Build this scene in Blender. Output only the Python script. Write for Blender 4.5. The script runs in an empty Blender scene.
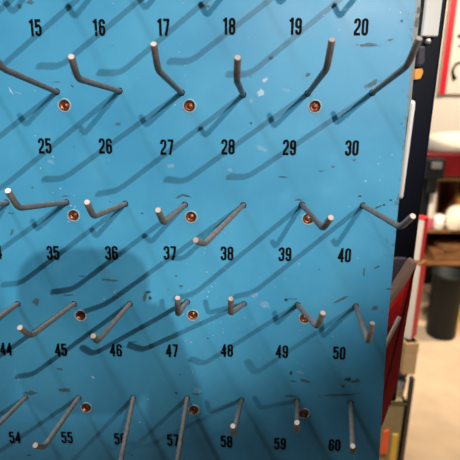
import bpy, bmesh, math, random
from mathutils import Matrix, Vector, Euler
random.seed(4)
scene = bpy.context.scene
COL = scene.collection

# ---------------------------------------------------------------- frames
# TB carries the board's own frame (board face = plane y 0, x right, z up the board) into the
# room: the board leans back a few degrees and its datum row is 1.30 m above the floor.
TB = Matrix.Translation((0, 0, 1.30)) @ Matrix.Rotation(math.radians(-5), 4, 'X')
def bw(x, y, z): return TB @ Vector((x, y, z))

# ---------------------------------------------------------------- camera
cam = bpy.data.objects.new('camera', bpy.data.cameras.new('camera'))
COL.objects.link(cam)
CAMP = Vector((-0.00210619, -0.45626365, 0.07139021))
cam.matrix_world = TB @ Matrix.Translation(CAMP) @ Euler((1.36003502, -0.00449323, 0.02128332), 'XYZ').to_matrix().to_4x4()
cam.data.sensor_width = 36.0
cam.data.lens = 36.0
cam.data.clip_start = 0.01
cam.data.dof.use_dof = True
cam.data.dof.focus_distance = 0.42
cam.data.dof.aperture_fstop = 9.0
scene.camera = cam

# ---------------------------------------------------------------- world and lights
w = bpy.data.worlds.new('world'); scene.world = w; w.use_nodes = True
w.node_tree.nodes['Background'].inputs[0].default_value = (0.80, 0.90, 1.0, 1)
w.node_tree.nodes['Background'].inputs[1].default_value = 0.055
def lamp(name, kind, pos, target, energy, color, **kw):
    d = bpy.data.lights.new(name, kind); d.energy = energy; d.color = color
    for k, v in kw.items(): setattr(d, k, v)
    o = bpy.data.objects.new(name, d); COL.objects.link(o)
    o.location = pos
    o.rotation_euler = (Vector(target) - Vector(pos)).to_track_quat('-Z', 'Y').to_euler()
    return o
# shaded bench lamp: its beam ends across the lower right of the board
lamp('bench_spot_lamp', 'SPOT', bw(3.013, -3.0, 2.4856), bw(-0.035, 0, 0.376), 880, (1.0, .96, .91),
     shadow_soft_size=.016, spot_size=math.radians(13.3), spot_blend=.5)
# shaded lamp over the photographer's right shoulder
lamp('ceiling_spot_lamp', 'SPOT', bw(0.779, -3.0, 1.1094), bw(-.09, 0, .14), 258, (1.0, .96, .91),
     shadow_soft_size=.022, spot_size=math.radians(14.4), spot_blend=.7)
# soft fitting high on the left, raking down the board
lamp('ceiling_panel_lamp', 'AREA', bw(-1.10, -0.20, 2.0), bw(0, 0, 0), 80, (.96, .98, 1.0), shape='RECTANGLE', size=.8, size_y=.2)
# warm shaded lamp over the workbench behind the board
lamp('workshop_lamp', 'SPOT', (2.3, 1.9, 3.4), (1.85, 3.4, .8), 540, (1.0, .82, .60), shadow_soft_size=.25, spot_size=math.radians(92), spot_blend=.3)
lamp('clutter_fill', 'SPOT', (.50, .24, 2.9), (.75, 1.25, .6), 420, (1.0, .84, .64), shadow_soft_size=.15, spot_size=math.radians(50), spot_blend=.3)  # added fill with no fitting there, brightens carton and clutter fronts

vs = scene.view_settings
scene.display_settings.display_device = 'sRGB'
vs.view_transform = 'Standard'; vs.look = 'None'; vs.gamma = 1.0; vs.use_curve_mapping = False
vs.exposure = 0.0

# ---------------------------------------------------------------- helpers
def srgb(r, g, b):
    f = lambda c: (c/255/12.92) if c/255 <= .04045 else ((c/255+.055)/1.055)**2.4
    return (f(r), f(g), f(b), 1)
def mat(name, col, rough=.5, metal=0.0, var=.12, scale=30.0, bump=0.0, spec=.5):
    m = bpy.data.materials.new(name); m.use_nodes = True
    nt = m.node_tree; b = nt.nodes['Principled BSDF']
    b.inputs['Roughness'].default_value = rough; b.inputs['Metallic'].default_value = metal
    b.inputs['Specular IOR Level'].default_value = spec
    tc = nt.nodes.new('ShaderNodeTexCoord'); n = nt.nodes.new('ShaderNodeTexNoise')
    n.inputs['Scale'].default_value = scale; n.inputs['Detail'].default_value = 4
    nt.links.new(tc.outputs['Object'], n.inputs['Vector'])
    r = nt.nodes.new('ShaderNodeMix'); r.data_type = 'RGBA'
    r.inputs[6].default_value = tuple(c*(1-var) for c in col[:3]) + (1,)
    r.inputs[7].default_value = tuple(min(1, c*(1+var)) for c in col[:3]) + (1,)
    nt.links.new(n.outputs['Fac'], r.inputs[0]); nt.links.new(r.outputs[2], b.inputs['Base Color'])
    if bump:
        bp = nt.nodes.new('ShaderNodeBump'); bp.inputs['Strength'].default_value = bump; bp.inputs['Distance'].default_value = .002
        nt.links.new(n.outputs['Fac'], bp.inputs['Height']); nt.links.new(bp.outputs[0], b.inputs['Normal'])
    return m
def link(name, bm, m, parent=None, smooth=False):
    bmesh.ops.recalc_face_normals(bm, faces=bm.faces[:])
    me = bpy.data.meshes.new(name); bm.to_mesh(me); bm.free()
    for mm in (m if isinstance(m, (list, tuple)) else [m]): me.materials.append(mm)
    if smooth:
        for p in me.polygons: p.use_smooth = True
    o = bpy.data.objects.new(name, me); COL.objects.link(o)
    if parent: o.parent = parent
    return o
def tag(o, label, cat=None, group=None, kind=None):
    if label: o['label'] = label
    if cat: o['category'] = cat
    if group: o['group'] = group
    if kind: o['kind'] = kind
    return o
def thing(name, label, cat, mw, group=None):
    o = bpy.data.objects.new(name, None); COL.objects.link(o); o.empty_display_size = .02
    o.matrix_world = mw if isinstance(mw, Matrix) else Matrix.Translation(mw)
    return tag(o, label, cat, group)
def box(bm, lo, hi, bev=0.0, mtx=None, seg=2):
    r = bmesh.ops.create_cube(bm, size=1.0); vs_ = r['verts']
    for v in vs_:
        v.co = Vector([(lo[i]+hi[i])/2 + v.co[i]*(hi[i]-lo[i]) for i in range(3)])
    if bev:
        es = list({e for v in vs_ for e in v.link_edges})
        rr = bmesh.ops.bevel(bm, geom=es, offset=bev, segments=seg, affect='EDGES', profile=.5)
        vs_ = list({v for f in rr['faces'] for v in f.verts} | {v for v in vs_ if v.is_valid})
    if mtx:
        for v in vs_: v.co = mtx @ v.co
    return vs_
def prism(bm, poly, y0, y1, bev=0.0):
    """polygon in xz extruded from y0 to y1"""
    a = [bm.verts.new((x, y0, z)) for x, z in poly]; b = [bm.verts.new((x, y1, z)) for x, z in poly]
    fs = [bm.faces.new(a), bm.faces.new(b[::-1])]
    n = len(a)
    for i in range(n): fs.append(bm.faces.new((a[i], b[i], b[(i+1) % n], a[(i+1) % n])))
    if bev:
        es = list({e for f in fs for e in f.edges})
        bmesh.ops.bevel(bm, geom=es, offset=bev, segments=2, affect='EDGES', profile=.5)
def fillet(pts, rad, n=5):
    out = [pts[0]]
    for i in range(1, len(pts)-1):
        p, a, b = pts[i], (pts[i-1]-pts[i]), (pts[i+1]-pts[i])
        r = min(rad, a.length*.45, b.length*.45); s = p + a.normalized()*r; e = p + b.normalized()*r
        for k in range(n+1):
            t = k/n; out.append(s*(1-t)**2 + p*2*t*(1-t) + e*t*t)
    out.append(pts[-1]); return out
def tube(bm, pts, rad, seg=14, caps=True, capmat=None, chamfer=0.0):
    pts = [Vector(p) for p in pts]; n = len(pts)
    rads = rad if isinstance(rad, (list, tuple)) else [rad]*n
    if chamfer:
        d = (pts[-1]-pts[-2]).normalized()
        pts = pts[:-1] + [pts[-1]-d*chamfer, pts[-1]]; rads = list(rads[:-1]) + [rads[-1], rads[-1]-chamfer*.8]; n += 1
    t0 = (pts[1]-pts[0]).normalized(); u = t0.orthogonal().normalized(); rings = []; pt = t0
    for i, p in enumerate(pts):
        t = ((pts[min(i+1, n-1)]-p).normalized() + (p-pts[max(i-1, 0)]).normalized()).normalized()
        q = pt.rotation_difference(t); u = (q @ u); u = (u - t*u.dot(t)).normalized(); pt = t; v = t.cross(u)
        rings.append([bm.verts.new(p + (u*math.cos(2*math.pi*k/seg) + v*math.sin(2*math.pi*k/seg))*rads[i]) for k in range(seg)])
    for a, b in zip(rings, rings[1:]):
        for k in range(seg): f = bm.faces.new((a[k], a[(k+1) % seg], b[(k+1) % seg], b[k])); f.smooth = True
    if caps:
        bm.faces.new(rings[0][::-1]); f = bm.faces.new(rings[-1])
        if capmat is not None: f.material_index = capmat
def lathe(bm, prof, axis='Z', seg=28, cap=True, origin=(0, 0, 0)):
    rings = []
    for r, h in prof:
        ring = []
        for k in range(seg):
            a = 2*math.pi*k/seg; x, y = r*math.cos(a), r*math.sin(a)
            ring.append(bm.verts.new(Vector(origin) + (Vector((x, y, h)) if axis == 'Z' else Vector((x, h, y)))))
        rings.append(ring)
    for a, b in zip(rings, rings[1:]):
        for k in range(seg): f = bm.faces.new((a[k], a[(k+1) % seg], b[(k+1) % seg], b[k])); f.smooth = True
    if cap: bm.faces.new(rings[0]); bm.faces.new(rings[-1])

# ---------------------------------------------------------------- data measured on the board (mm)
HOOKS = {
    15: ((-177.9, 0.0, 217.2), (-179.0, -107.2, 211.9), (-179.1, -125.7, 226.9)),
    16: ((-117.9, 0.0, 217.2), (-123.1, -106.8, 208.1), (-123.6, -125.3, 223.1)),
    17: ((-57.9, 0.0, 217.2), (-59.7, -107.3, 215.3), (-59.9, -125.8, 230.3)),
    18: ((2.1, 0.0, 217.2), (-4.6, -106.8, 209.3), (-5.3, -125.3, 224.3)),
    19: ((62.1, 0.0, 217.2), (60.1, -107.3, 219.7), (59.9, -125.8, 234.7)),
    20: ((122.1, 0.0, 217.2), (112.9, -106.5, 208.0), (111.9, -125.0, 223.0)),
    24: ((-237.9, 0.0, 108.6), (-225.2, -106.2, 117.4), (-224.0, -124.7, 132.4)),
    25: ((-178.7, 0.0, 108.0), (-174.1, -111.8, 115.4), (-173.6, -130.3, 130.4)),
    26: ((-118.0, 0.0, 108.9), (-118.7, -113.6, 108.0), (-115.4, -133.6, 120.0)),
    27: ((-58.4, 0.0, 107.5), (-61.5, -109.6, 114.5), (-60.8, -128.1, 129.0)),
    28: ((0.4, 0.0, 105.9), (-4.8, -113.7, 107.0), (-4.1, -133.5, 119.6)),
    29: ((62.0, 0.0, 107.3), (58.8, -112.9, 115.2), (58.4, -130.0, 131.4)),
    30: ((123.1, 0.0, 108.0), (116.1, -110.2, 117.7), (116.4, -128.3, 132.7)),
    34: ((-237.9, 0.0, 0.0), (-222.4, -105.9, 7.3), (-220.8, -124.4, 22.3)),
    35: ((-176.7, 0.0, 0.7), (-174.1, -106.0, 12.3), (-172.3, -123.2, 28.2)),
    36: ((-117.1, 0.0, -0.3), (-115.4, -107.2, 6.4), (-113.4, -125.8, 20.6)),
    37: ((-56.9, 0.0, -0.8), (-60.5, -108.9, 2.1), (-61.1, -128.2, 15.6)),
    38: ((1.7, 0.0, -0.8), (-29.3, -107.4, -14.9), (-34.0, -128.9, -6.4)),
    39: ((60.4, 0.0, 0.2), (62.5, -109.4, -1.2), (63.9, -129.2, 11.3)),
    40: ((121.0, 0.0, -0.2), (121.4, -108.1, 0.1), (122.8, -127.9, 12.6)),
    44: ((-236.7, 0.0, -108.6), (-224.8, -106.0, -97.2), (-223.6, -124.5, -82.2)),
    45: ((-176.2, 0.0, -107.9), (-173.3, -106.4, -94.5), (-172.8, -124.2, -79.1)),
    46: ((-116.9, 0.0, -107.1), (-120.9, -98.4, -102.6), (-117.8, -117.2, -88.7)),
    47: ((-56.3, 0.0, -104.1), (-52.1, -101.0, -76.0), (-50.0, -114.3, -56.7)),
    48: ((3.5, 0.0, -105.6), (-8.8, -92.6, -78.1), (-8.1, -107.1, -59.6)),
    49: ((59.7, 0.0, -105.8), (63.1, -100.3, -86.0), (64.4, -114.8, -67.6)),
    50: ((120.5, 0.0, -106.6), (108.7, -91.8, -103.7), (108.1, -100.4, -81.8)),
    54: ((-238.1, 0.0, -219.1), (-226.6, -104.1, -195.7), (-225.5, -122.6, -180.7)),
    55: ((-178.5, -0.0, -218.1), (-171.5, -105.5, -199.8), (-170.0, -123.2, -184.4)),
    56: ((-117.5, 0.0, -217.0), (-109.7, -105.3, -235.8), (-108.9, -123.8, -220.8)),
    57: ((-58.0, -0.0, -216.6), (-57.7, -106.2, -231.8), (-57.7, -124.7, -216.8)),
    58: ((2.1, 0.0, -217.5), (-5.6, -99.9, -188.9), (-5.8, -113.6, -169.9)),
    59: ((63.1, 0.0, -217.3), (49.1, -105.0, -180.4), (46.7, -119.2, -161.7)),
    60: ((122.0, -0.0, -219.0), (98.4, -103.2, -201.6), (93.9, -117.8, -183.7)),
}
NUM = {14: (-254.5, 165.6), 24: (-254.0, 56.7), 34: (-254.2, -51.6), 56: (-134.6, -268.6),
    15: (-195.1, 165.6), 16: (-135.1, 165.8), 17: (-74.8, 165.9), 18: (-13.8, 166.8), 19: (47.6, 166.8), 20: (108.7, 166.4), 25: (-194.0, 56.7), 26: (-134.0, 57.0), 27: (-73.5, 56.3), 28: (-13.7, 56.7), 29: (46.2, 56.5), 30: (106.8, 56.3), 35: (-194.3, -51.9), 36: (-133.5, -51.6), 37: (-73.0, -51.0), 38: (-14.3, -50.9), 39: (45.0, -51.2), 40: (105.7, -51.5), 44: (-254.1, -160.6), 45: (-193.9, -160.5), 46: (-134.0, -160.0), 47: (-73.3, -159.6), 48: (-14.0, -158.7), 49: (45.0, -159.0), 50: (106.2, -159.8), 54: (-254.5, -269.2), 55: (-194.9, -268.2), 57: (-74.6, -269.0), 58: (-14.2, -269.7), 59: (45.9, -271.0), 60: (106.9, -271.6)}
SCREWS=[(-172.0, 95.4), (-51.0, 95.3), (69.3, 95.2), (-170.4, -12.6), (-50.8, -13.2), (67.2, -14.1), (-170.1, -120.9), (-50.4, -118.9), (67.7, -120.6), (-170.7, -230.1), (-50.6, -230.8), (71.3, -232.7)]

HOOK_R, HOLE_R = .00245, .0033

# ---------------------------------------------------------------- board paint
def board_paint():
    m = bpy.data.materials.new('blue_board_paint'); m.use_nodes = True; nt = m.node_tree; N = nt.nodes; L = nt.links
    b = N['Principled BSDF']; b.inputs['Roughness'].default_value = .42; b.inputs['Specular IOR Level'].default_value = .4
    tc = N.new('ShaderNodeTexCoord'); P = tc.outputs['Object']
    def noise(scale, det=4, vec=P, rough=.55):
        n = N.new('ShaderNodeTexNoise'); n.inputs['Scale'].default_value = scale; n.inputs['Detail'].default_value = det
        n.inputs['Roughness'].default_value = rough; L.new(vec, n.inputs['Vector']); return n
    def rng(val, a, c, lo=0., hi=1.):
        r = N.new('ShaderNodeMapRange'); r.interpolation_type = 'SMOOTHSTEP'
        for i, v in ((1, a), (2, c), (3, lo), (4, hi)): r.inputs[i].default_value = v
        L.new(val, r.inputs[0]); return r.outputs[0]
    def math_(op, a, c):
        n = N.new('ShaderNodeMath'); n.operation = op
        for i, v in enumerate((a, c)):
            if isinstance(v, (int, float)): n.inputs[i].default_value = v
            else: L.new(v, n.inputs[i])
        return n.outputs[0]
    def mix(fac, a, c):
        n = N.new('ShaderNodeMix'); n.data_type = 'RGBA'
        if isinstance(fac, (int, float)): n.inputs[0].default_value = fac
        else: L.new(fac, n.inputs[0])
        for i, v in ((6, a), (7, c)):
            if isinstance(v, tuple): n.inputs[i].default_value = v
            else: L.new(v, n.inputs[i])
        return n.outputs[2]
    big = noise(9, 5); fine = noise(160, 6); mid = noise(38, 5)
    col = mix(rng(big.outputs[0], .3, .7), BLUE_A, BLUE_B)
    col = mix(math_('MULTIPLY', rng(mid.outputs[0], .52, .75), .35), col, BLUE_C)
    # small pale scuffs and dust specks
    sp = N.new('ShaderNodeTexVoronoi'); sp.inputs['Scale'].default_value = 130; L.new(P, sp.inputs['Vector'])
    speck = math_('MULTIPLY', rng(sp.outputs['Distance'], .06, .13, 1, 0), rng(noise(14, 3).outputs[0], .54, .66))
    col = mix(math_('MULTIPLY', speck, .55), col, (.62, .80, .88, 1))
    sp2 = N.new('ShaderNodeTexVoronoi'); sp2.inputs['Scale'].default_value = 60; L.new(P, sp2.inputs['Vector'])
    dk = math_('MULTIPLY', rng(sp2.outputs['Distance'], .05, .10, 1, 0), rng(noise(11, 3).outputs[0], .56, .64))
    col = mix(math_('MULTIPLY', dk, .8), col, (.03, .025, .02, 1))
    # worn right-hand edge
    sx = N.new('ShaderNodeSeparateXYZ'); L.new(P, sx.inputs[0])
    edge = rng(sx.outputs[0], .128, .158)
    worn = rng(math_('ADD', math_('MULTIPLY', edge, .22), noise(120, 6, rough=.7).outputs[0]), .76, .84)
    col = mix(math_('MULTIPLY', worn, .6), col, (.07, .055, .04, 1))
    rim = rng(math_('ADD', math_('MULTIPLY', rng(sx.outputs[0], .1535, .159), .5), noise(210, 4).outputs[0]), .79, .9)
    col = mix(math_('MULTIPLY', rim, .8), col, (.20, .16, .12, 1))
    L.new(col, b.inputs['Base Color'])
    bp = N.new('ShaderNodeBump'); bp.inputs['Strength'].default_value = .10; bp.inputs['Distance'].default_value = .0008
    L.new(mid.outputs[0], bp.inputs['Height']); L.new(bp.outputs[0], b.inputs['Normal'])
    L.new(rng(big.outputs[0], .3, .7, .36, .5), b.inputs['Roughness'])
    return m
BLUE_A, BLUE_B, BLUE_C = (.043, .243, .412, 1), (.056, .292, .468, 1), (.072, .322, .485, 1)
# single scuffs, chips and stains: (x mm, z mm, half length, half width, degrees, kind)
MARKS = [(21.1, 119.3, 2.5, 4, -60, 'w'), (17.6, 107.5, 5, 4, 20, 'w'), (41.2, 110.3, 5, 1.8, 0, 'p'), (8.1, 100.1, 3, 3, 0, 'p'), (19.5, 54.9, 8, 3, -15, 'p'), (-11.7, 34.3, 4, 2.2, 0, 'p'), (-70.0, 37.9, 5, 2.6, 10, 'p'), (-189.2, 41.1, 5, 2.5, -30, 'p'), (-222.8, 108.6, 5, 1, -60, 'w'), (-216.2, 106.8, 5, 1, -20, 'p'), (-160.9, -193.0, 2.4, 1.4, -30, 'w'), (-46.8, -206.2, 6, 4, -10, 'p'), (-45.9, -121.9, 3, 2, 0, 'p'), (25.7, -106.4, 7, 5, 0, 'p'), (14.0, -95.5, 5, 4, 0, 'p'), (65.1, -182.7, 6, 1.5, -10, 'p'), (95.8, 180.8, 10, 2, 0, 'p'), (-61.6, 8.1, 7, 1.4, 25, 'r'), (-54.6, 8.2, 6, 1.2, -12, 'd'), (-177.5, 117.0, 6, 0.8, 0, 'r'), (-163.3, 113.4, 2, 0.8, -50, 'd'), (-100.5, -99.1, 7, 3, 70, 'r'), (-97.1, -93.5, 4, 2, 20, 'd'), (-95.2, -100.1, 2, 3, 0, 'd'), (54.8, -99.4, 9, 0.6, 0, 'd'), (47.5, -100.6, 2.5, 2, 0, 'd'), (136.1, -1.5, 6, 1, 25, 'd'), (141.9, 0.6, 2, 1.2, 0, 'd'), (148.4, 5.7, 2, 1, 0, 'd'), (89.4, 37.9, 2.2, 1.6, 0, 'r'), (109.5, 44.8, 2, 1.4, 0, 'r'), (77.9, 33.9, 4, 0.6, 5, 'd'), (145.6, 171.4, 1.6, 1.3, 0, 'd'), (136.0, 155.0, 4, 1.2, 10, 'r'), (116.0, 150.6, 13, 2.2, 0, 'r'), (122.1, 115.9, 9, 3, 30, 'r'), (61.5, 123.9, 4, 2, 30, 'r'), (26.3, 139.0, 3, 2, 0, 'r'), (159.4, 170.5, 3, 7, 0, 'r'), (160.3, 180.7, 3, 4, 0, 'r'), (153.5, -87.2, 4, 1.0, 0, 'd'), (140.6, -108.2, 4, 4, 0, 'r'), (103.7, -99.9, 12, 2, 30, 'r'), (126.6, -69.2, 1.2, 7, 0, 'r'), (139.5, -63.7, 4, 1.6, 30, 'r'), (117.2, -190.2, 5, 3, 0, 'd'), (112.3, -198.6, 3, 3, 0, 'r'), (126.0, -192.4, 8, 3, 10, 'r'), (109.7, -209.5, 26, 2, 3, 'r'), (55.2, -211.7, 10, 2, 0, 'r'), (70.9, -193.3, 9, 2.4, -15, 'r'), (55.4, -184.1, 2, 3, 0, 'd'), (57.9, -193.6, 5, 1, -10, 'd'), (-165.7, -76.8, 4, 0.8, 0, 'd'), (-216.7, -106.1, 6, 5, 0, 'r'), (-181.9, -97.9, 8, 1.2, 0, 'r'), (-196.7, -183.4, 5, 2, -20, 'r'), (-232.4, -213.1, 10, 4, 0, 'r'), (-193.0, -208.7, 10, 3, 0, 'r'), (-195.0, -160.9, 2, 2, 0, 'r'), (-116.2, -150.4, 7, 0.8, 5, 'd'), (-70.0, -210.3, 2, 1.6, 0, 'd'), (-48.0, -211.1, 5, 0.8, 0, 'd'), (-136.5, -80.8, 14, 1.5, -3, 'r'), (-240.4, -291.8, 4, 1, 0, 'd'), (-121.8, -289.3, 2, 1, 0, 'd'), (-122.4, -1.5, 1.5, 1, 0, 'd'), (-132.4, 1.5, 1, 1, 0, 'd'), (-100.4, -9.5, 1.6, 1, 0, 'd'), (8.4, 79.6, 1.6, 1, 0, 'd'), (-235.1, -30.4, 1.5, 5, -20, 'r'), (-120.7, 78.1, 4, 2, 0, 'r'), (-235.3, -10.6, 5, 0.8, 0, 'r'), (-177.6, 7.2, 5, 1, 0, 'r'), (-207.1, 184.4, 3, 3, 0, 'r'), (-34.4, 184.2, 5, 2, 0, 'r'), (-197.4, 187.8, 5, 3, 0, 'r'), (39.8, 27.8, 5, 0.8, 0, 'd'), (57.3, 5.0, 6, 1.4, 0, 'r'), (117.5, 9.4, 3, 1, 0, 'd'), (-67.3, -75.6, 2, 1.5, 0, 'r'), (-62.3, -86.5, 3, 2, 0, 'r')]

_r = random.Random(5)
MARKS += [(_r.gauss(-5, 45), _r.gauss(-118, 26), _r.uniform(.4, .9), _r.uniform(.3, .7), _r.uniform(0, 180), 'w') for _ in range(46)]
MARKS += [(_r.uniform(-255, 150), _r.uniform(-290, 190), _r.uniform(.4, .9), _r.uniform(.3, .7), _r.uniform(0, 180), _r.choice('wwd')) for _ in range(50)]
def mark_paint(name, col, strength, brk):
    m = bpy.data.materials.new(name); m.use_nodes = True; nt = m.node_tree; N = nt.nodes; L = nt.links
    b = N['Principled BSDF']; b.inputs['Base Color'].default_value = col; b.inputs['Roughness'].default_value = .6
    uv = N.new('ShaderNodeUVMap'); uv.uv_map = 'radial'; sx = N.new('ShaderNodeSeparateXYZ'); L.new(uv.outputs[0], sx.inputs[0])
    tc = N.new('ShaderNodeTexCoord'); n = N.new('ShaderNodeTexNoise'); n.inputs['Scale'].default_value = 420; n.inputs['Detail'].default_value = 5; L.new(tc.outputs['Object'], n.inputs['Vector'])
    ad = N.new('ShaderNodeMath'); ad.operation = 'MULTIPLY_ADD'; L.new(n.outputs['Fac'], ad.inputs[0]); ad.inputs[1].default_value = brk; L.new(sx.outputs[0], ad.inputs[2])
    r = N.new('ShaderNodeMapRange'); r.interpolation_type = 'SMOOTHSTEP'
    for i, v in ((1, .45+brk*.5), (2, .95+brk*.5-.15*brk), (3, strength), (4, 0.)): r.inputs[i].default_value = v
    L.new(ad.outputs[0], r.inputs[0])
    t = N.new('ShaderNodeBsdfTransparent'); mx = N.new('ShaderNodeMixShader'); L.new(r.outputs[0], mx.inputs[0]); L.new(t.outputs[0], mx.inputs[1]); L.new(b.outputs[0], mx.inputs[2])
    L.new(mx.outputs[0], N['Material Output'].inputs['Surface']); return m
M_marks = [mark_paint('bare_scuff', (.60, .74, .80, 1), .55, .9), mark_paint('pale_scuff', (.45, .66, .74, 1), .22, 1.0), mark_paint('dark_chip', (.02, .02, .02, 1), .65, .9), mark_paint('grime', (.085, .075, .05, 1), .50, 1.1)]

M_board = board_paint()
M_wire = mat('grey_steel_wire', (.138, .124, .112, 1), .5, .15, .6, 240, .15, .2)
M_cut = mat('cut_wire_end', (.42, .34, .29, 1), .45, .4, .25, 400)
M_ink = mat('black_stencil_ink', (.004, .004, .0045, 1), .7, 0, .1, 50, 0, .08)
M_copper = mat('rusty_copper_screw', (.25, .088, .042, 1), .36, .75, .55, 300, .3)
M_rim = mat('chipped_pale_rim', (.20, .32, .38, 1), .7, 0, .5, 500)
M_dark = mat('dark_backing', (.012, .012, .013, 1), .8)
M_navy = mat('navy_steel', (.003, .004, .011, 1), .4, 0, .2, 12, 0, .25)
M_white = mat('white_card', (.78, .75, .70, 1), .6, 0, .06, 25)
M_orange = mat('orange_plastic', (.85, .36, .06, 1), .45)
M_bright = mat('bright_bolt', (.75, .70, .66, 1), .3, .6)

# ---------------------------------------------------------------- the setting
M_floor = mat('tan_concrete_floor', (.50, .375, .255, 1), .75, 0, .38, 5.0, .05)
M_wall = mat('off_white_wall', (.80, .76, .70, 1), .8, 0, .05, 2)
bm = bmesh.new(); box(bm, (-2.5, -4.2, -.1), (4.5, 4.2, 0)); tag(link('floor', bm, M_floor), None, None, None, 'structure')
bm = bmesh.new(); box(bm, (-2.5, 4.1, 0), (4.5, 4.2, 3.6)); tag(link('wall_back', bm, M_wall), None, None, None, 'structure')

# ---------------------------------------------------------------- the board
board = thing('key_board', 'blue painted steel board with rows of numbered wire hooks, worn along its right edge', 'hook board', TB)
XL, ZB, ZT, TH = -.42, -.385, .36, .002
edge = [(.161, ZT), (.1613, .19), (.1603, .102), (.1577, .083), (.1567, .034), (.156, -.028), (.155, -.125), (.1553, -.152), (.1566, -.22), (.1578, -.29), (.158, ZB)]
def sheet():
    bm = bmesh.new(); loops = []
    outer = [(XL, ZB), (XL, ZT)] + edge
    loops.append(outer)
    for k, (r, b, t) in HOOKS.items(): loops.append([(r[0]/1000+HOLE_R*math.cos(a*math.pi/8), r[2]/1000+HOLE_R*math.sin(a*math.pi/8)) for a in range(16)])
    for x, z in SCREWS: loops.append([(x/1000+.0054*math.cos(a*math.pi/12), z/1000+.0054*math.sin(a*math.pi/12)) for a in range(24)])
    es = []
    for lp in loops:
        vv = [bm.verts.new((x, 0, z)) for x, z in lp]
        es += [bm.edges.new((vv[i], vv[(i+1) % len(vv)])) for i in range(len(vv))]
    bmesh.ops.triangle_fill(bm, use_beauty=True, use_dissolve=False, edges=es, normal=(0, -1, 0))
    ret = bmesh.ops.extrude_face_region(bm, geom=bm.faces[:])
    for v in [g for g in ret['geom'] if isinstance(g, bmesh.types.BMVert)]: v.co.y += TH
    bmesh.ops.recalc_face_normals(bm, faces=bm.faces[:])
    uvl = bm.loops.layers.uv.new('radial'); rnd = random.Random(9)
    for j, (x, z, a, c, deg, k) in enumerate(MARKS):
        n = 16; ca, sa = math.cos(math.radians(deg)), math.sin(math.radians(deg)); y = -.00006-.000002*j
        P_ = lambda u, v: (x/1000+(u*a*ca-v*c*sa)/1000, y, z/1000+(u*a*sa+v*c*ca)/1000)
        cv = bm.verts.new(P_(0, 0)); ring = [bm.verts.new(P_(q*math.cos(i*2*math.pi/n), q*math.sin(i*2*math.pi/n))) for i, q in [(i, 1.2*rnd.uniform(.75, 1.15)) for i in range(n)]]
        for i in range(n):
            f = bm.faces.new((cv, ring[i], ring[(i+1) % n])); f.material_index = 1+'wpdr'.index(k)
            for lp in f.loops: lp[uvl].uv = (0 if lp.vert is cv else 1.0, 0)
    return bm
link('panel', sheet(), [M_board]+M_marks, board)
bm = bmesh.new(); box(bm, (XL+.005, .026, ZB+.005), (.150, .030, ZT-.005))
link('backing', bm, M_dark, board)
bm = bmesh.new()
for lo, hi in (((XL, TH, ZB), (XL+.004, .03, ZT)), ((.146, TH, ZB), (.150, .03, ZT)), ((XL, TH, ZT-.004), (.150, .03, ZT)), ((XL, TH, ZB), (.150, .03, ZB+.004))): box(bm, lo, hi)
link('return_flange', bm, M_board, board)

# ---- numbers: condensed stencil figures drawn as thick strokes
def arc(cx, cy, r, a0, a1, n=8, ry=None):
    ry = ry or r
    return [(cx+r*math.cos(math.radians(a0+(a1-a0)*i/n)), cy+ry*math.sin(math.radians(a0+(a1-a0)*i/n))) for i in range(n+1)]
A_ = .125; TOP = .42
def G(d):
    a = A_
    if d == '0': return [(arc(0, TOP-a, a, 0, 180) + arc(0, -TOP+a, a, 180, 360), True)]
    if d == '1': return [([(.05, -.5), (.05, .5)], False), ([(.05, .40), (-.12, .30)], False)]
    if d == '2': return [([(-a, .20)] + arc(0, TOP-a, a, 180, 0) + [(a, .16), (a*.7, 0), (-a*.8, -.26), (-a, -TOP)], False), ([(-a-.075, -TOP), (a+.06, -TOP)], False)]
    if d == '3': return [([(-a, .20)] + arc(0, TOP-a, a, 180, 0) + [(a, .14)] + arc(.02, .13, a-.02, 0, -90, 4) + [(-.04, .03)], False), ([(-.04, .03)] + arc(.02, -.07, a-.02, 90, 0, 4) + arc(0, -TOP+a, a, 0, -180) + [(-a, -.20)], False)]
    if d == '4': return [([(.07, -.5), (.07, .5)], False), ([(.07, .42), (-.155, -.2)], False), ([(-.21, -.2), (.20, -.2)], False)]
    if d == '5': return [([(a+.04, TOP), (-a-.075+.0, TOP)], False), ([(-a, TOP), (-a, .02)], False), ([(-a, .0)] + arc(0, .0, a, 150, 0, 6, .13) + arc(0, -TOP+a, a, 0, -180) + [(-a, -.20)], False)]
    if d == '6': return [([(a, .20)] + arc(0, TOP-a, a, 0, 180) + arc(0, -TOP+a, a, 180, 360) + arc(0, -.05, a, 0, 180, 6, .10), False)]
    if d == '7': return [([(-a-.06, TOP), (a+.06, TOP)], False), ([(a, TOP), (a*.7, .15), (-.05, -.5)], False)]
    if d == '8': return [(arc(0, TOP-a, a, 0, 180) + arc(0, .14, a, 180, 360, 8, .11), True), (arc(0, -.08, a, 0, 180, 8, .11) + arc(0, -TOP+a, a, 180, 360), True)]
    if d == '9': return [([(-x, -y) for x, y in pl], c) for pl, c in G('6')]
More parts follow.
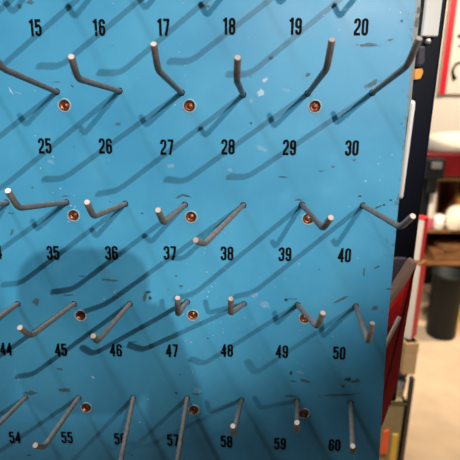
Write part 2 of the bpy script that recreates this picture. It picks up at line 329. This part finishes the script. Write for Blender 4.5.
def stroke(bm, pl, closed, wd, fx):
    pl = [Vector(q) for q in pl]; pl = [q for i, q in enumerate(pl) if i == 0 or (q-pl[i-1]).length > 1e-4]
    if closed and (pl[0]-pl[-1]).length < 1e-3: pl.pop()
    n = len(pl); L_, R_ = [], []
    for i, q in enumerate(pl):
        a = pl[i-1] if (i > 0 or closed) else None; b = pl[(i+1) % n] if (i < n-1 or closed) else None
        d1 = (q-a).normalized() if a is not None else (b-q).normalized(); d2 = (b-q).normalized() if b is not None else d1
        n1, n2 = Vector((-d1.y, d1.x)), Vector((-d2.y, d2.x)); mth = (n1+n2)
        mth = mth/max(.5, mth.length_squared/2) if mth.length > .1 else n1
        L_.append(bm.verts.new(fx(q+mth*wd/2))); R_.append(bm.verts.new(fx(q-mth*wd/2)))
    for i in range(n if closed else n-1):
        j = (i+1) % n; bm.faces.new((L_[i], L_[j], R_[j], R_[i]))
for k, (x, z) in sorted(NUM.items()):
    bm = bmesh.new(); H = .0150
    for i, d in enumerate(str(k)):
        cx = x/1000 + (i-.5)*.0070 + (.0006 if d == '1' and i == 0 else 0); jz = random.uniform(-.0002, .0002)
        for pl, c in G(d): stroke(bm, pl, c, .158, lambda q: Vector((cx+q.x*H, -.00025, z/1000+jz+q.y*H)))
    for f in bm.faces:
        f.normal_update()
        if f.normal.y > 0: f.normal_flip()
    me = bpy.data.meshes.new('printed_number'); bm.to_mesh(me); bm.free(); me.materials.append(M_ink)
    o = bpy.data.objects.new('printed_number', me); COL.objects.link(o); o.parent = board
    tag(o, 'black stencilled number %d on the blue board' % k)

# ---- countersunk screws
for i, (x, z) in enumerate(SCREWS):
    if i == 0:
        bm = bmesh.new(); lathe(bm, [(.0053, .0), (.0050, .0004), (.0042, .0016), (.0034, .0024), (.0026, .0025), (.0018, .0016), (.0010, .0011), (.0002, .0010)], 'Y', cap=False)
        bm2 = bmesh.new(); lathe(bm2, [(.0053, .0002), (.0054, -.0005), (.0060, -.0006), (.0068, -.0001)], 'Y', cap=False)
        s = link('screw', bm, M_copper, board, True); r = link('screw_rim', bm2, M_rim, s, True)
        s0, r0 = s, r
    else:
        s = s0.copy(); COL.objects.link(s); r = r0.copy(); COL.objects.link(r); r.parent = s
    s.parent = board; s.location = (x/1000, 0, z/1000); s.rotation_euler = (0, random.uniform(0, 6), 0)

# ---------------------------------------------------------------- hooks, each its own wire
SIDE = {25: 'long wire hook reaching to the left edge', 26: 'wire hook with its upturned end leaning left', 28: 'almost end-on upright wire hook', 30: 'dark wire hook reaching over the right edge of the board'}
for k in sorted(HOOKS):
    r, b, t = [Vector(q)/1000 for q in HOOKS[k]]
    d = (b-r).normalized()
    bm = bmesh.new()
    pts = fillet([r - Vector((d.x*.018, -.018, d.z*.018)) - r, r + d*.004 - r, b - r, t - r], .0075)
    tube(bm, pts, HOOK_R, 14, True, 1, .0005)
    o = link('wire_hook', bm, [M_wire, M_cut])
    for p in o.data.polygons: p.use_smooth = len(p.vertices) == 4
    o.matrix_world = TB @ Matrix.Translation(r)
    up = k - 10
    if k in (15, 16, 17, 18, 19, 20): lab = 'grey steel wire hook in the top row, straight above the number %d' % k
    elif k == 24: lab = 'grey steel wire hook at the far left of the row above the number 24'
    else: lab = 'grey bent wire hook directly above number %d and below number %d' % (k, up)
    tag(o, lab, 'hook', 'wire hooks on the blue board')

# ---------------------------------------------------------------- behind the board, true vertical frame
CM = cam.matrix_world.copy(); CO = CM.translation
def at(px, py, Y):
    d = CM.to_3x3() @ Vector(((px-230)/460, (230-py)/460, -1)); return CO + d*((Y-CO.y)/d.y)
def xz(pl, Y): return [(p.x, p.z) for p in (at(a, b, Y) for a, b in pl)]
M_purple = mat('plum_grey_steel', (.13, .10, .14, 1), .45)
M_red = mat('red_enamel', (.70, .004, .006, 1), .32, 0, .15, 8)
M_redbright = mat('red_print', (.64, .003, .018, 1), .5)
M_tan = mat('bare_tan_edge', (.40, .24, .17, 1), .6)
M_wood = mat('pale_wood', (.52, .36, .19, 1), .65, 0, .2, 25)
M_brown = mat('brown_wood', (.25, .11, .035, 1), .6, 0, .5, 14)
M_cream = mat('cream_cloth', (.80, .74, .60, 1), .8, 0, .06, 20)
M_black = mat('black_plastic', (.006, .009, .010, 1), .5, 0, .1, 10, 0, .2)
M_grey = mat('grey_metal', (.25, .24, .23, 1), .4, .5)
M_olive = mat('olive_canvas', (.25, .20, .10, 1), .8, 0, .25, 30)
M_yellow = mat('yellow_paint', (.62, .42, .05, 1), .5)
M_orred = mat('orange_red_paint', (.80, .10, .03, 1), .5)
M_bluec = mat('blue_grey_cloth', (.16, .20, .33, 1), .8)
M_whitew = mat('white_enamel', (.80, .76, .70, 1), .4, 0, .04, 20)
M_darkred = mat('dark_red_enamel', (.16, .004, .006, 1), .4)
M_rod = mat('peeled_wood', (.80, .62, .52, 1), .6)
M_gold = mat('amber_plastic', (.55, .24, .04, 1), .35)

# navy locker that the board hangs in front of
Y = .14
xr = at(449, -5, Y).x; xl = -.40
lk = thing('locker', 'dark navy steel locker standing on a pedestal behind the right edge of the blue board', 'locker', (0, Y, 0))
def lc(o): o.matrix_parent_inverse = lk.matrix_world.inverted(); return o
lk.matrix_world = Matrix.Translation((0, Y, 0)); bpy.context.view_layer.update()
zb = at(404, 257, Y).z
bm = bmesh.new(); zk = at(390, 402, Y).z; box(bm, (xl, Y, zk), (xr, Y+.42, 2.0), .004); lc(link('body', bm, M_navy, lk))
bm = bmesh.new(); box(bm, (xl+.01, Y-.004, zk+.02), (xr-.012, Y+.002, zb), .002); tag(lc(link('lower_panel', bm, M_purple, lk)), 'plum grey lower panel')
bm = bmesh.new(); box(bm, (xl+.06, Y+.05, .03), (.03, Y+.37, zk+.002), .004); box(bm, (xl+.02, Y+.02, 0), (.06, Y+.40, .032), .006); lc(link('pedestal', bm, M_navy, lk))
a, b_ = at(421, 37, Y), at(438, 37, Y)
bm = bmesh.new(); box(bm, (at(420.5, 35, Y).x, Y-.006, a.z), (at(436.5, 35, Y).x, Y+.001, 1.86), .0015); tag(lc(link('name_plate', bm, M_white, lk)), 'white plate on the locker')
p = at(427, 41.5, Y); bm = bmesh.new(); lathe(bm, [(.0005, -.006), (.0028, -.0055), (.0036, -.003), (.0036, .001)], 'Y', 14, True, (p.x, Y, p.z)); lc(link('bolt', bm, M_bright, lk, True))
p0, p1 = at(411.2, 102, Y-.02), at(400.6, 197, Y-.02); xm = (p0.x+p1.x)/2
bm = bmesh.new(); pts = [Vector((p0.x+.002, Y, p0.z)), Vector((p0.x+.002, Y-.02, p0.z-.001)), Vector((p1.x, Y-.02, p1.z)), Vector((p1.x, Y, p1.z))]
tube(bm, fillet(pts, .002), .0030, 12); tag(lc(link('lit_edge_bar', bm, M_whitew, lk)), 'pale upright bar for the lit folded edge')  # white bar put in for the light along a folded edge
bm = bmesh.new(); prism(bm, xz([(416, 69), (422, 68.5), (423, 72), (420, 79), (414, 80), (414, 73)], Y-.008), Y-.010, Y+.001, .0008); tag(lc(link('lock_tag', bm, M_orange, lk)), 'orange lock tag')
bm = bmesh.new(); prism(bm, xz([(418, 46), (425, 46), (425, 62), (422, 66), (416, 66)], Y-.010), Y-.012, Y+.001, .002); lc(link('latch', bm, mat('dark_plastic', (.035, .033, .045, 1), .4), lk))

# red sheet-metal cart in front of the locker
Y = .07
rc = thing('tool_cart', 'red enamelled metal cart with a pale sloping rim, wedged between the board and the locker', 'cart', (.1, Y, 0)); bpy.context.view_layer.update()
def rcp(o): o.matrix_parent_inverse = rc.matrix_world.inverted(); return o
poly = xz([(335, 398), (392, 304), (415.5, 264), (416, 264), (411.5, 292), (403.5, 338), (400, 368), (398, 385), (391, 402), (383, 426), (368, 452)], Y)
q = poly[-1]; poly += [(q[0]-.01, .42), (q[0]-.01, 0), (q[0]-.05, 0), (q[0]-.05, .42), (poly[0][0], .55)]
bm = bmesh.new(); prism(bm, poly, Y, Y+.022, .002); rcp(link('body', bm, M_red, rc))
bm = bmesh.new(); prism(bm, xz([(335, 391), (388, 300), (411.5, 262), (415, 261), (415.5, 266), (392, 306), (337, 398)], Y-.004), Y-.006, Y+.010, .001); tag(rcp(link('rim', bm, M_tan, rc)), 'pale bare metal rim')
bm = bmesh.new(); prism(bm, xz([(378, 324), (390, 304), (404, 284), (396, 318), (388, 324)], Y-.002), Y-.010, Y+.002, .002); tag(rcp(link('front_flap', bm, mat('lit_red_enamel', (.92, .015, .015, 1), .3), rc)), 'bent flap in a lit red')  # same enamel as the body, brighter colour paints the lit upper facet
bm = bmesh.new(); tube(bm, [at(372, 368, Y-.012), at(386, 344, Y-.012), at(399.5, 317, Y-.012)], .0026, 12, True, None, .0008); tag(rcp(link('handle', bm, M_rod, rc)), 'pale rod propped on the cart')  # loose pale stick resting on the cart, not a handle of it

# stack at the foot of the locker: crate, cup, cloth, block and two cartons
Y = .95
def zr(py, px=412): return at(px, py, Y).z
def xw(px, py): return at(px, py, Y).x
cr = thing('crate', 'olive crate with a dark corner post at the bottom of the stack beside the board', 'crate', (xw(398, 420), Y, 0)); bpy.context.view_layer.update()
def crp(o): o.matrix_parent_inverse = cr.matrix_world.inverted(); return o
zc = zr(404); x1 = xw(407.5, 430); x0 = x1-.20
bm = bmesh.new(); box(bm, (x0, Y, 0), (x1-.010, Y+.016, zc), .003); box(bm, (x0, Y+.18, 0), (x1-.010, Y+.196, zc), .003); box(bm, (x0, Y, 0), (x0+.016, Y+.196, zc), .003); box(bm, (x1-.026, Y, 0), (x1-.010, Y+.196, zc), .003); box(bm, (x0, Y, .0), (x1-.01, Y+.196, .02), .003); box(bm, (x0, Y, zc-.012), (x1-.01, Y+.196, zc), .003)
crp(link('body', bm, M_olive, cr))
bm = bmesh.new(); box(bm, (x1-.014, Y-.006, 0), (x1, Y+.016, zr(378)), .003); tag(crp(link('corner_post', bm, mat('dark_iron', (.05, .035, .03, 1), .5), cr)), 'dark iron corner post')
bm = bmesh.new(); box(bm, (xw(391.5, 440), Y-.005, 0), (xw(397.5, 440), Y+.002, zr(434)), .002); tag(crp(link('stripe_board', bm, M_yellow, cr)), 'yellow upright board')
bm = bmesh.new(); prism(bm, xz([(380, 454), (384, 432), (389.5, 430), (387, 454)], Y-.006), Y-.006, Y+.002, .002); tag(crp(link('stripe_tape', bm, M_orred, cr)), 'orange red strip of tape')
xc = xw(404.5, 397)
bm = bmesh.new(); h = zr(387)-zc; lathe(bm, [(.001, .0), (.012, .0), (.0165, h*.5), (.018, h), (.0165, h), (.0145, h*.45), (.001, .004)], 'Z', 24, False); o = link('cup', bm, M_whitew, None, True); o.location = (xc, Y+.045, zc); tag(o, 'small white cup standing on the olive crate', 'cup')
def lump(sx, sy, sz, seed, amp=.16, fl=.0):
    bm = bmesh.new(); bmesh.ops.create_icosphere(bm, subdivisions=4, radius=1); rnd = random.Random(seed); ks_ = [(Vector((rnd.uniform(-1, 1), rnd.uniform(-1, 1), rnd.uniform(-1, 1)))*3.2, rnd.uniform(0, 6)) for _ in range(6)]
    for v in bm.verts:
        n = v.co.copy(); s = 1+amp*sum(math.sin(kv.dot(n)+ph) for kv, ph in ks_)/3
        z = n.z*s; z = max(z, -.55) + .55
        e = 2.6; q = (abs(n.x)**e+abs(n.y)**e+1e-9)**(1/e)/max(1e-6, math.hypot(n.x, n.y)); 
        v.co = Vector((n.x*s/max(q, .8)*sx, n.y*s/max(q, .8)*sy, z/1.55*sz))
    return bm
zb1, zb2 = zr(389), zr(375)
o = link('folded_cloth', lump(.030, .05, zb2-zb1+.004, 3, .10), M_bluec, None, True); o.location = (xw(407, 381), Y+.10, zb1-.002); tag(o, 'blue grey folded cloth squeezed under the wooden block', 'cloth')
zb3 = zr(343)
bm = bmesh.new(); box(bm, (-.024, -.03, 0), (.024, .08, zb3-zb2), .004); box(bm, (-.0245, -.0305, (zb3-zb2)*.70), (.0245, .0805, zb3-zb2), .003)
o = link('wood_block', bm, M_wood); o.location = (xw(410, 358), Y+.03, zb2); o.rotation_euler = (0, 0, .1); tag(o, 'pale wooden block under the lower red and white carton', 'block')
def carton(px0, px1, py0, py1, label, ang, split, lidm):
    zz0, zz1 = zr(py1), zr(py0); wv = xw(px1, (py0+py1)/2)-xw(px0, (py0+py1)/2)
    t = thing('carton', label, 'carton', Matrix.Translation(((xw(px0, (py0+py1)/2)+xw(px1, (py0+py1)/2))/2, Y+.05, zz0)) @ Matrix.Rotation(ang, 4, 'Z'))
    a = wv*split/math.cos(ang); d = wv*(1-split)/abs(math.sin(ang))
    h = zz1-zz0
    bm = bmesh.new(); box(bm, (-a/2, -d/2, 0), (a/2, d/2, h), .002); link('body', bm, M_whitew, t)
    bm = bmesh.new(); box(bm, (a/2-.001, -d/2+.001, .004), (a/2+.0012, d/2-.001, h-.004), .0005); tag(link('side_print', bm, M_redbright, t), 'red printed side')
    bm = bmesh.new(); box(bm, (-a/2-.0012, -d/2-.0012, h-.004), (a/2+.0014, d/2+.0012, h+.001), .001); tag(link('lid', bm, lidm, t), 'top flap')
carton(406.5, 427, 266, 343, 'tall white carton with a red side standing on the wooden block', -.75, .54, M_brown)
carton(417.5, 432, 221, 264.5, 'short white carton with a red side on top of the tall carton', -.75, .52, M_redbright)

# workbench with clutter on its shelves, and the bin on the floor in front
Y = 2.15
bt = thing('workbench', 'dark red workbench with open brown shelves beyond the locker', 'workbench', (at(445, 200, Y).x+.4, Y, 0)); bpy.context.view_layer.update()
def bp_(o): o.matrix_parent_inverse = bt.matrix_world.inverted(); return o
X0 = at(426, 160, Y).x; X1 = X0+1.25
zt, zu = at(440, 154, Y).z, at(450, 177, Y).z
bm = bmesh.new(); box(bm, (X0, Y, zu), (X1, Y+.55, zt), .008); bp_(link('drawer_case', bm, M_darkred, bt))
zs1, zs2 = at(445, 231, Y).z, at(445, 264, Y).z
for zz in (zs1, zs2):
    bm = bmesh.new(); box(bm, (X0+.01, Y+.02, zz-.02), (X1-.01, Y+.53, zz), .003); bp_(link('shelf', bm, M_brown, bt))
for xx in (X0+.01, X1-.06):
    for yy in (Y+.02, Y+.48):
        bm = bmesh.new(); box(bm, (xx, yy, 0), (xx+.05, yy+.05, zu+.002), .004); bp_(link('leg', bm, M_black, bt))
bm = bmesh.new(); box(bm, (X0+.01, Y+.53, .05), (X1-.01, Y+.545, zu), .002); bp_(link('back_panel', bm, M_black, bt))
def put(name, bm, m, px, py, dy, label, cat, base=None, rz=0, smooth=True):
    p = at(px, py, Y+dy); o = link(name, bm, m, None, smooth); o.location = (p.x, Y+dy, p.z if base is None else base); o.rotation_euler = (0, 0, rz); return tag(o, label, cat)
put('sack', lump(.16, .13, .115, 8, .10), M_cream, 451, 150, .16, 'cream cloth sack slumped on top of the dark red workbench', 'sack', zt-.002)
# power tool hanging under the bench corner
bm = bmesh.new(); box(bm, (-.05, -.03, -.115), (.05, .03, .0), .015); box(bm, (-.022, -.02, -.20), (.022, .02, -.10), .01)
t = thing('cordless_drill', 'black and grey power tool hung on the front corner of the workbench', 'power tool', Matrix.Translation((at(435, 163, Y-.035).x, Y-.035, at(435, 158, Y-.035).z))); link('body', bm, M_black, t)
bm = bmesh.new(); box(bm, (-.03, -.036, -.055), (.028, -.028, -.018), .006); tag(link('motor_vent', bm, M_grey, t), 'grey vent plate')
# white bottle on upper shelf
zb_ = zs1
h = at(428, 183, Y+.06).z-zb_
bm = bmesh.new(); lathe(bm, [(.001, .06), (.035, .06), (.038, .075), (.038, h*.75), (.030, h*.9), (.014, h*.95), (.014, h), (.001, h)], 'Z', 20, False)
bm2 = bmesh.new(); lathe(bm2, [(.001, 0), (.038, 0), (.039, .01), (.039, .06), (.0375, .066)], 'Z', 20, False)
t = thing('bottle', 'white bottle with a pink base on the left end of the workbench shelf', 'bottle', (at(429.5, 200, Y+.06).x, Y+.06, zb_)); link('body', bm, M_whitew, t, True); tag(link('base_band', bm2, mat('pink_plastic', (.55, .10, .14, 1), .4), t, True), 'pink base')
bm = bmesh.new(); tube(bm, [(0, 0, 0), (.006, .05, .33)], .014, 12); put('stick', bm, M_tan, 434, 220, .14, 'tan wooden stick propped upright beside the white bottle', 'stick', zs1+.001)
# box with open front, mug and bag
zt2 = at(448, 178, Y+.10).z
bm = bmesh.new(); wd = .062
box(bm, (-wd, 0, 0), (-wd+.006, .2, zt2-zs1-.02), .001); box(bm, (wd-.006, 0, 0), (wd, .2, zt2-zs1-.02), .001); box(bm, (-wd, 0, 0), (wd, .2, .006), .001); box(bm, (-wd, .194, 0), (wd, .2, zt2-zs1-.02), .001)
t = thing('open_box', 'brown open-fronted box with a pale lid on the workbench shelf', 'box', (at(448, 200, Y+.10).x, Y+.12, zs1)); link('body', bm, M_brown, t)
bm = bmesh.new(); box(bm, (-wd-.008, -.01, zt2-zs1-.021), (wd+.008, .205, zt2-zs1), .003); tag(link('lid', bm, M_wood, t), 'pale lid')
bm = bmesh.new(); h = .085; lathe(bm, [(.001, 0), (.026, 0), (.030, .006), (.031, h), (.028, h), (.026, .008), (.001, .007)], 'Z', 22, False)
t = thing('mug', 'white mug in front of the brown open-fronted box', 'mug', (at(441, 205, Y+.045).x, Y+.045, zs1)); link('body', bm, M_whitew, t, True)
bm = bmesh.new(); tube(bm, [Vector((.029+.022*math.sin(a), 0, .045+.024*math.cos(a))) for a in [i*math.pi/8 for i in range(9)]], .0045, 8); link('handle', bm, M_whitew, t)
put('bag', lump(.070, .055, .155, 21, .14), M_cream, 457, 215, .055, 'crumpled cream bag to the right of the white mug', 'bag', zs1-.001)
bm = bmesh.new(); lathe(bm, [(.001, 0), (.030, 0), (.034, .01), (.034, .14), (.022, .17), (.022, .20), (.001, .20)], 'Z', 20, False); put('jar', bm, M_gold, 460, 200, .16, 'amber jar behind the crumpled cream bag', 'jar', zs1)
for i, (px, wid, hgt, rz, lab) in enumerate([(452, .30, .035, .05, 'broad brown plank at the bottom of the plank pile on the low shelf'), (449, .27, .030, -.06, 'brown plank in the middle of the plank pile on the low shelf'), (455, .25, .032, .10, 'top brown plank of the pile on the low shelf')]):
    bm = bmesh.new(); box(bm, (-wid/2, -.06, 0), (wid/2, .06, hgt), .004)
    o = put('plank', bm, M_brown, px, 250, .10, lab, 'plank', zs2+[.0, .036, .067][i], rz, False); o['group'] = 'planks on the low shelf'; o.location.x += .02
fl = lambda px, py: (lambda d: CO + d*(-CO.z/d.z))(CM.to_3x3() @ Vector(((px-230)/460, (230-py)/460, -1)))
pb = fl(432, 324); h = .40; R = .092
t = thing('bin', 'black round bin with a yellow stripe standing on the floor before the workbench', 'bin', (pb.x, 2.045, 0))
bm = bmesh.new(); lathe(bm, [(.001, 0), (R*.86, 0), (R*.9, .012), (R, h-.02), (R*1.05, h-.018), (R*1.05, h), (R*.97, h), (R*.87, .02), (.001, .018)], 'Z', 36, False); link('body', bm, M_black, t, True)
bm = bmesh.new(); n = 6
rows = []
for zz in [.05+(h-.10)*i/8 for i in range(9)]:
    rr = R*(.9+.1*zz/h)+.0035; rows.append([bm.verts.new((rr*math.cos(a), rr*math.sin(a), zz)) for a in [math.radians(-50+62*j/n) for j in range(n+1)]])
for ra, rb in zip(rows, rows[1:]):
    for j in range(n): bm.faces.new((ra[j], ra[j+1], rb[j+1], rb[j]))
o = link('stripe', bm, M_yellow, t, True); tag(o, 'yellow stripe'); sm = o.modifiers.new('thickness', 'SOLIDIFY'); sm.thickness = .003

# sign on the far wall
Y = 4.06
sg = thing('wall_sign', 'white sign with a red border and black lettering on the far wall', 'sign', (at(450, 60, Y).x, Y, 1.6)); bpy.context.view_layer.update()
def sp_(o): o.matrix_parent_inverse = sg.matrix_world.inverted(); return o
xL = at(439.3, 88, Y).x; zB = at(440, 94, Y).z; zT = 2.5; xR = xL+1.5
bm = bmesh.new(); box(bm, (xL, Y, zB), (xR, Y+.035, zT), .003); sp_(link('sheet', bm, M_whitew, sg))
bw_ = .06
for xb in (xL, xR-bw_):
    bm = bmesh.new(); box(bm, (xb, Y-.006, zB), (xb+bw_, Y+.002, zT), .001); tag(sp_(link('border', bm, M_redbright, sg)), 'red border')
bm = bmesh.new(); pts = [at(*q, Y-.006) for q in [(474, 70), (469, 64), (462, 62), (456, 64), (452.5, 70), (453, 75), (455, 79)]]
tube(bm, pts, [.008, .010, .009, .010, .012, .014, .020], 10); tag(sp_(link('lettering', bm, M_ink, sg)), 'black curved letter')
bm = bmesh.new(); tube(bm, [at(458, 36, Y-.006), at(474, 35, Y-.006)], .013, 10); tube(bm, [at(458.5, 46, Y-.006), at(474, 45, Y-.006)], .008, 10); tag(sp_(link('lettering', bm, M_ink, sg)), 'black letter strokes')

# ---------------------------------------------------------------- the photographer, whose shadow falls on the board
ph = thing('smartphone', 'black phone in a wide case held up in both hands before the board', 'phone', CM)
bm = bmesh.new(); prism(bm, [(x-.0185, z-.020) for x, z in [(sx*.028+sgx*0+(.029*math.cos(t))*1.0, sz*.046+.029*math.sin(t)) for sx, sz, t0 in ((1, 1, 0), (-1, 1, 90), (-1, -1, 180), (1, -1, 270)) for t in [math.radians(t0+15*i) for i in range(7)] for sgx in (0,)]], .003, .0135)
for v in bm.verts: v.co = Vector((v.co.x, v.co.z, v.co.y))
link('body', bm, M_black, ph)
bm = bmesh.new(); lathe(bm, [(.012, .003), (.012, .0012), (.0085, .0008), (.0085, .003)], 'Z', 24, False); link('camera_bump', bm, M_grey, ph)
J = {}; E_ = []
def jv(n, co, r, par=None):
    J[n] = (Vector(co), r)
    if par: E_.append((par, n))
PX, PY = -.02, -1.00
jv('pelvis', (PX, PY, .95), .155); jv('waist', (PX, PY+.0, 1.08), .135, 'pelvis'); jv('chest', (PX, PY-.01, 1.26), .155, 'waist'); jv('upper', (PX, PY, 1.39), .125, 'chest')
jv('neck', (PX, PY+.02, 1.475), .058, 'upper'); jv('jaw', (PX, PY+.055, 1.55), .066, 'neck'); jv('skull', (PX, PY+.06, 1.63), .088, 'jaw'); jv('crown', (PX, PY+.05, 1.69), .072, 'skull')
jv('nose', (PX, PY+.165, 1.605), .010, 'skull')
for s, n in ((1, 'r'), (-1, 'l')):
    jv(n+'sh', (PX+s*.185, PY+.0, 1.395), .068, 'upper')
    el = (.235, -.79, 1.13) if s > 0 else (-.30, -.80, 1.13)
    wr = (.078, -.505, 1.29) if s > 0 else (-.135, -.505, 1.29)
    jv(n+'el', el, .047, n+'sh'); jv(n+'fa', tuple(el[i]*.6+wr[i]*.4 for i in range(3)), .045, n+'el'); jv(n+'wr', wr, .028, n+'fa')
    ex = .036 if s > 0 else -.078     # phone edge
    cx = ex + s*.022
    jv(n+'pm', (cx+s*.012, -.487, 1.335), .026, n+'wr'); jv(n+'kn', (cx+s*.004, -.474, 1.365), .020, n+'pm')
    for i, (dz, ln) in enumerate(((.030, .85), (.012, 1.0), (-.006, .95), (-.022, .75))):
        b = Vector((ex+s*.018, -.458, 1.375+dz*.8)); par = n+'kn' if i < 2 else n+'pm'
        jv(n+'f%da' % i, b, .0095, par); jv(n+'f%db' % i, (ex+s*.006, -.438+.012*(dz < 0), 1.375+dz), .0085, n+'f%da' % i); jv(n+'f%dc' % i, (ex-s*.022*ln, -.437+.012*(dz < 0), 1.375+dz), .0075, n+'f%db' % i)
    jv(n+'ta', (cx-s*.002, -.497, 1.365), .012, n+'pm'); jv(n+'tb', (ex-s*.004, -.492, 1.395), .0095, n+'ta'); jv(n+'tc', (ex-s*.014, -.484, 1.415), .008, n+'tb')
    jv(n+'hp', (PX+s*.095, PY, .88), .098, 'pelvis'); jv(n+'kn2', (PX+s*.12, PY+.02, .50), .062, n+'hp'); jv(n+'ca', (PX+s*.125, PY-.01, .36), .060, n+'kn2'); jv(n+'an', (PX+s*.13, PY-.02, .085), .040, n+'ca'); jv(n+'to', (PX+s*.15, PY+.13, .04), .036, n+'an')
names = list(J); me = bpy.data.meshes.new('person')
me.from_pydata([J[n][0] for n in names], [(names.index(a), names.index(b)) for a, b in E_], [])
tmp = bpy.data.objects.new('person_rig', me); COL.objects.link(tmp)
sk = tmp.modifiers.new('skin', 'SKIN'); sk.use_smooth_shade = True; ss = tmp.modifiers.new('sub', 'SUBSURF'); ss.levels = 2; ss.render_levels = 2
for i, n in enumerate(names):
    sv = me.skin_vertices[0].data[i]; r = J[n][1]; sv.radius = (r, r*.8) if n in ('chest', 'waist', 'upper', 'pelvis') else (r, r); sv.use_root = n == 'pelvis'
bpy.context.view_layer.update()
dg = bpy.context.evaluated_depsgraph_get(); bme = bpy.data.meshes.new_from_object(tmp.evaluated_get(dg)); bpy.data.objects.remove(tmp)
person = thing('person', 'person in dark jacket and jeans facing the board, holding up a phone in both hands', 'person', (PX, PY, 0)); bpy.context.view_layer.update()
M_skin = mat('skin', (.55, .33, .24, 1), .55); M_jacket = mat('dark_jacket', (.03, .032, .04, 1), .85, 0, .2, 60); M_jeans = mat('blue_jeans', (.04, .06, .12, 1), .85, 0, .2, 80)
bo = bpy.data.objects.new('body', bme); COL.objects.link(bo); bo.parent = person; bo.matrix_parent_inverse = person.matrix_world.inverted()
bme.materials.clear()
for mm in (M_skin, M_jacket, M_jeans, M_black): bme.materials.append(mm)
for p in bme.polygons:
    c = p.center; p.use_smooth = True
    p.material_index = 3 if c.z < .09 else 2 if c.z < .93 else 0 if (c.z > 1.47 or c.y > -.53) else 1
bm = bmesh.new(); bmesh.ops.create_uvsphere(bm, u_segments=24, v_segments=14, radius=1)
for v in bm.verts:
    n = v.co.copy(); v.co = Vector((PX+n.x*.098, PY+.045+n.y*.112, 1.655+n.z*.098))
bmesh.ops.delete(bm, geom=[v for v in bm.verts if v.co.z < 1.60 or (v.co.y > PY+.10 and v.co.z < 1.685)], context='VERTS')
hr = link('hair', bm, mat('dark_hair', (.03, .02, .015, 1), .6, 0, .4, 90), person, True); hr.matrix_parent_inverse = person.matrix_world.inverted()
for s in (-1, 1):
    bm = bmesh.new(); bmesh.ops.create_uvsphere(bm, u_segments=12, v_segments=8, radius=.0115)
    o = link('eye', bm, M_whitew, person, True); o.location = (s*.030, .140, 1.632)
    bm = bmesh.new(); bmesh.ops.create_uvsphere(bm, u_segments=12, v_segments=8, radius=1)
    for v in bm.verts: v.co = Vector((v.co.x*.012, v.co.y*.02, v.co.z*.03))
    o = link('ear', bm, M_skin, person, True); o.location = (s*.092, .055, 1.61)
bm = bmesh.new(); tube(bm, [(-.024, .112, 1.565), (0, .120, 1.562), (.024, .112, 1.565)], .005, 8); link('mouth', bm, mat('lips', (.40, .14, .11, 1), .5), person, True)
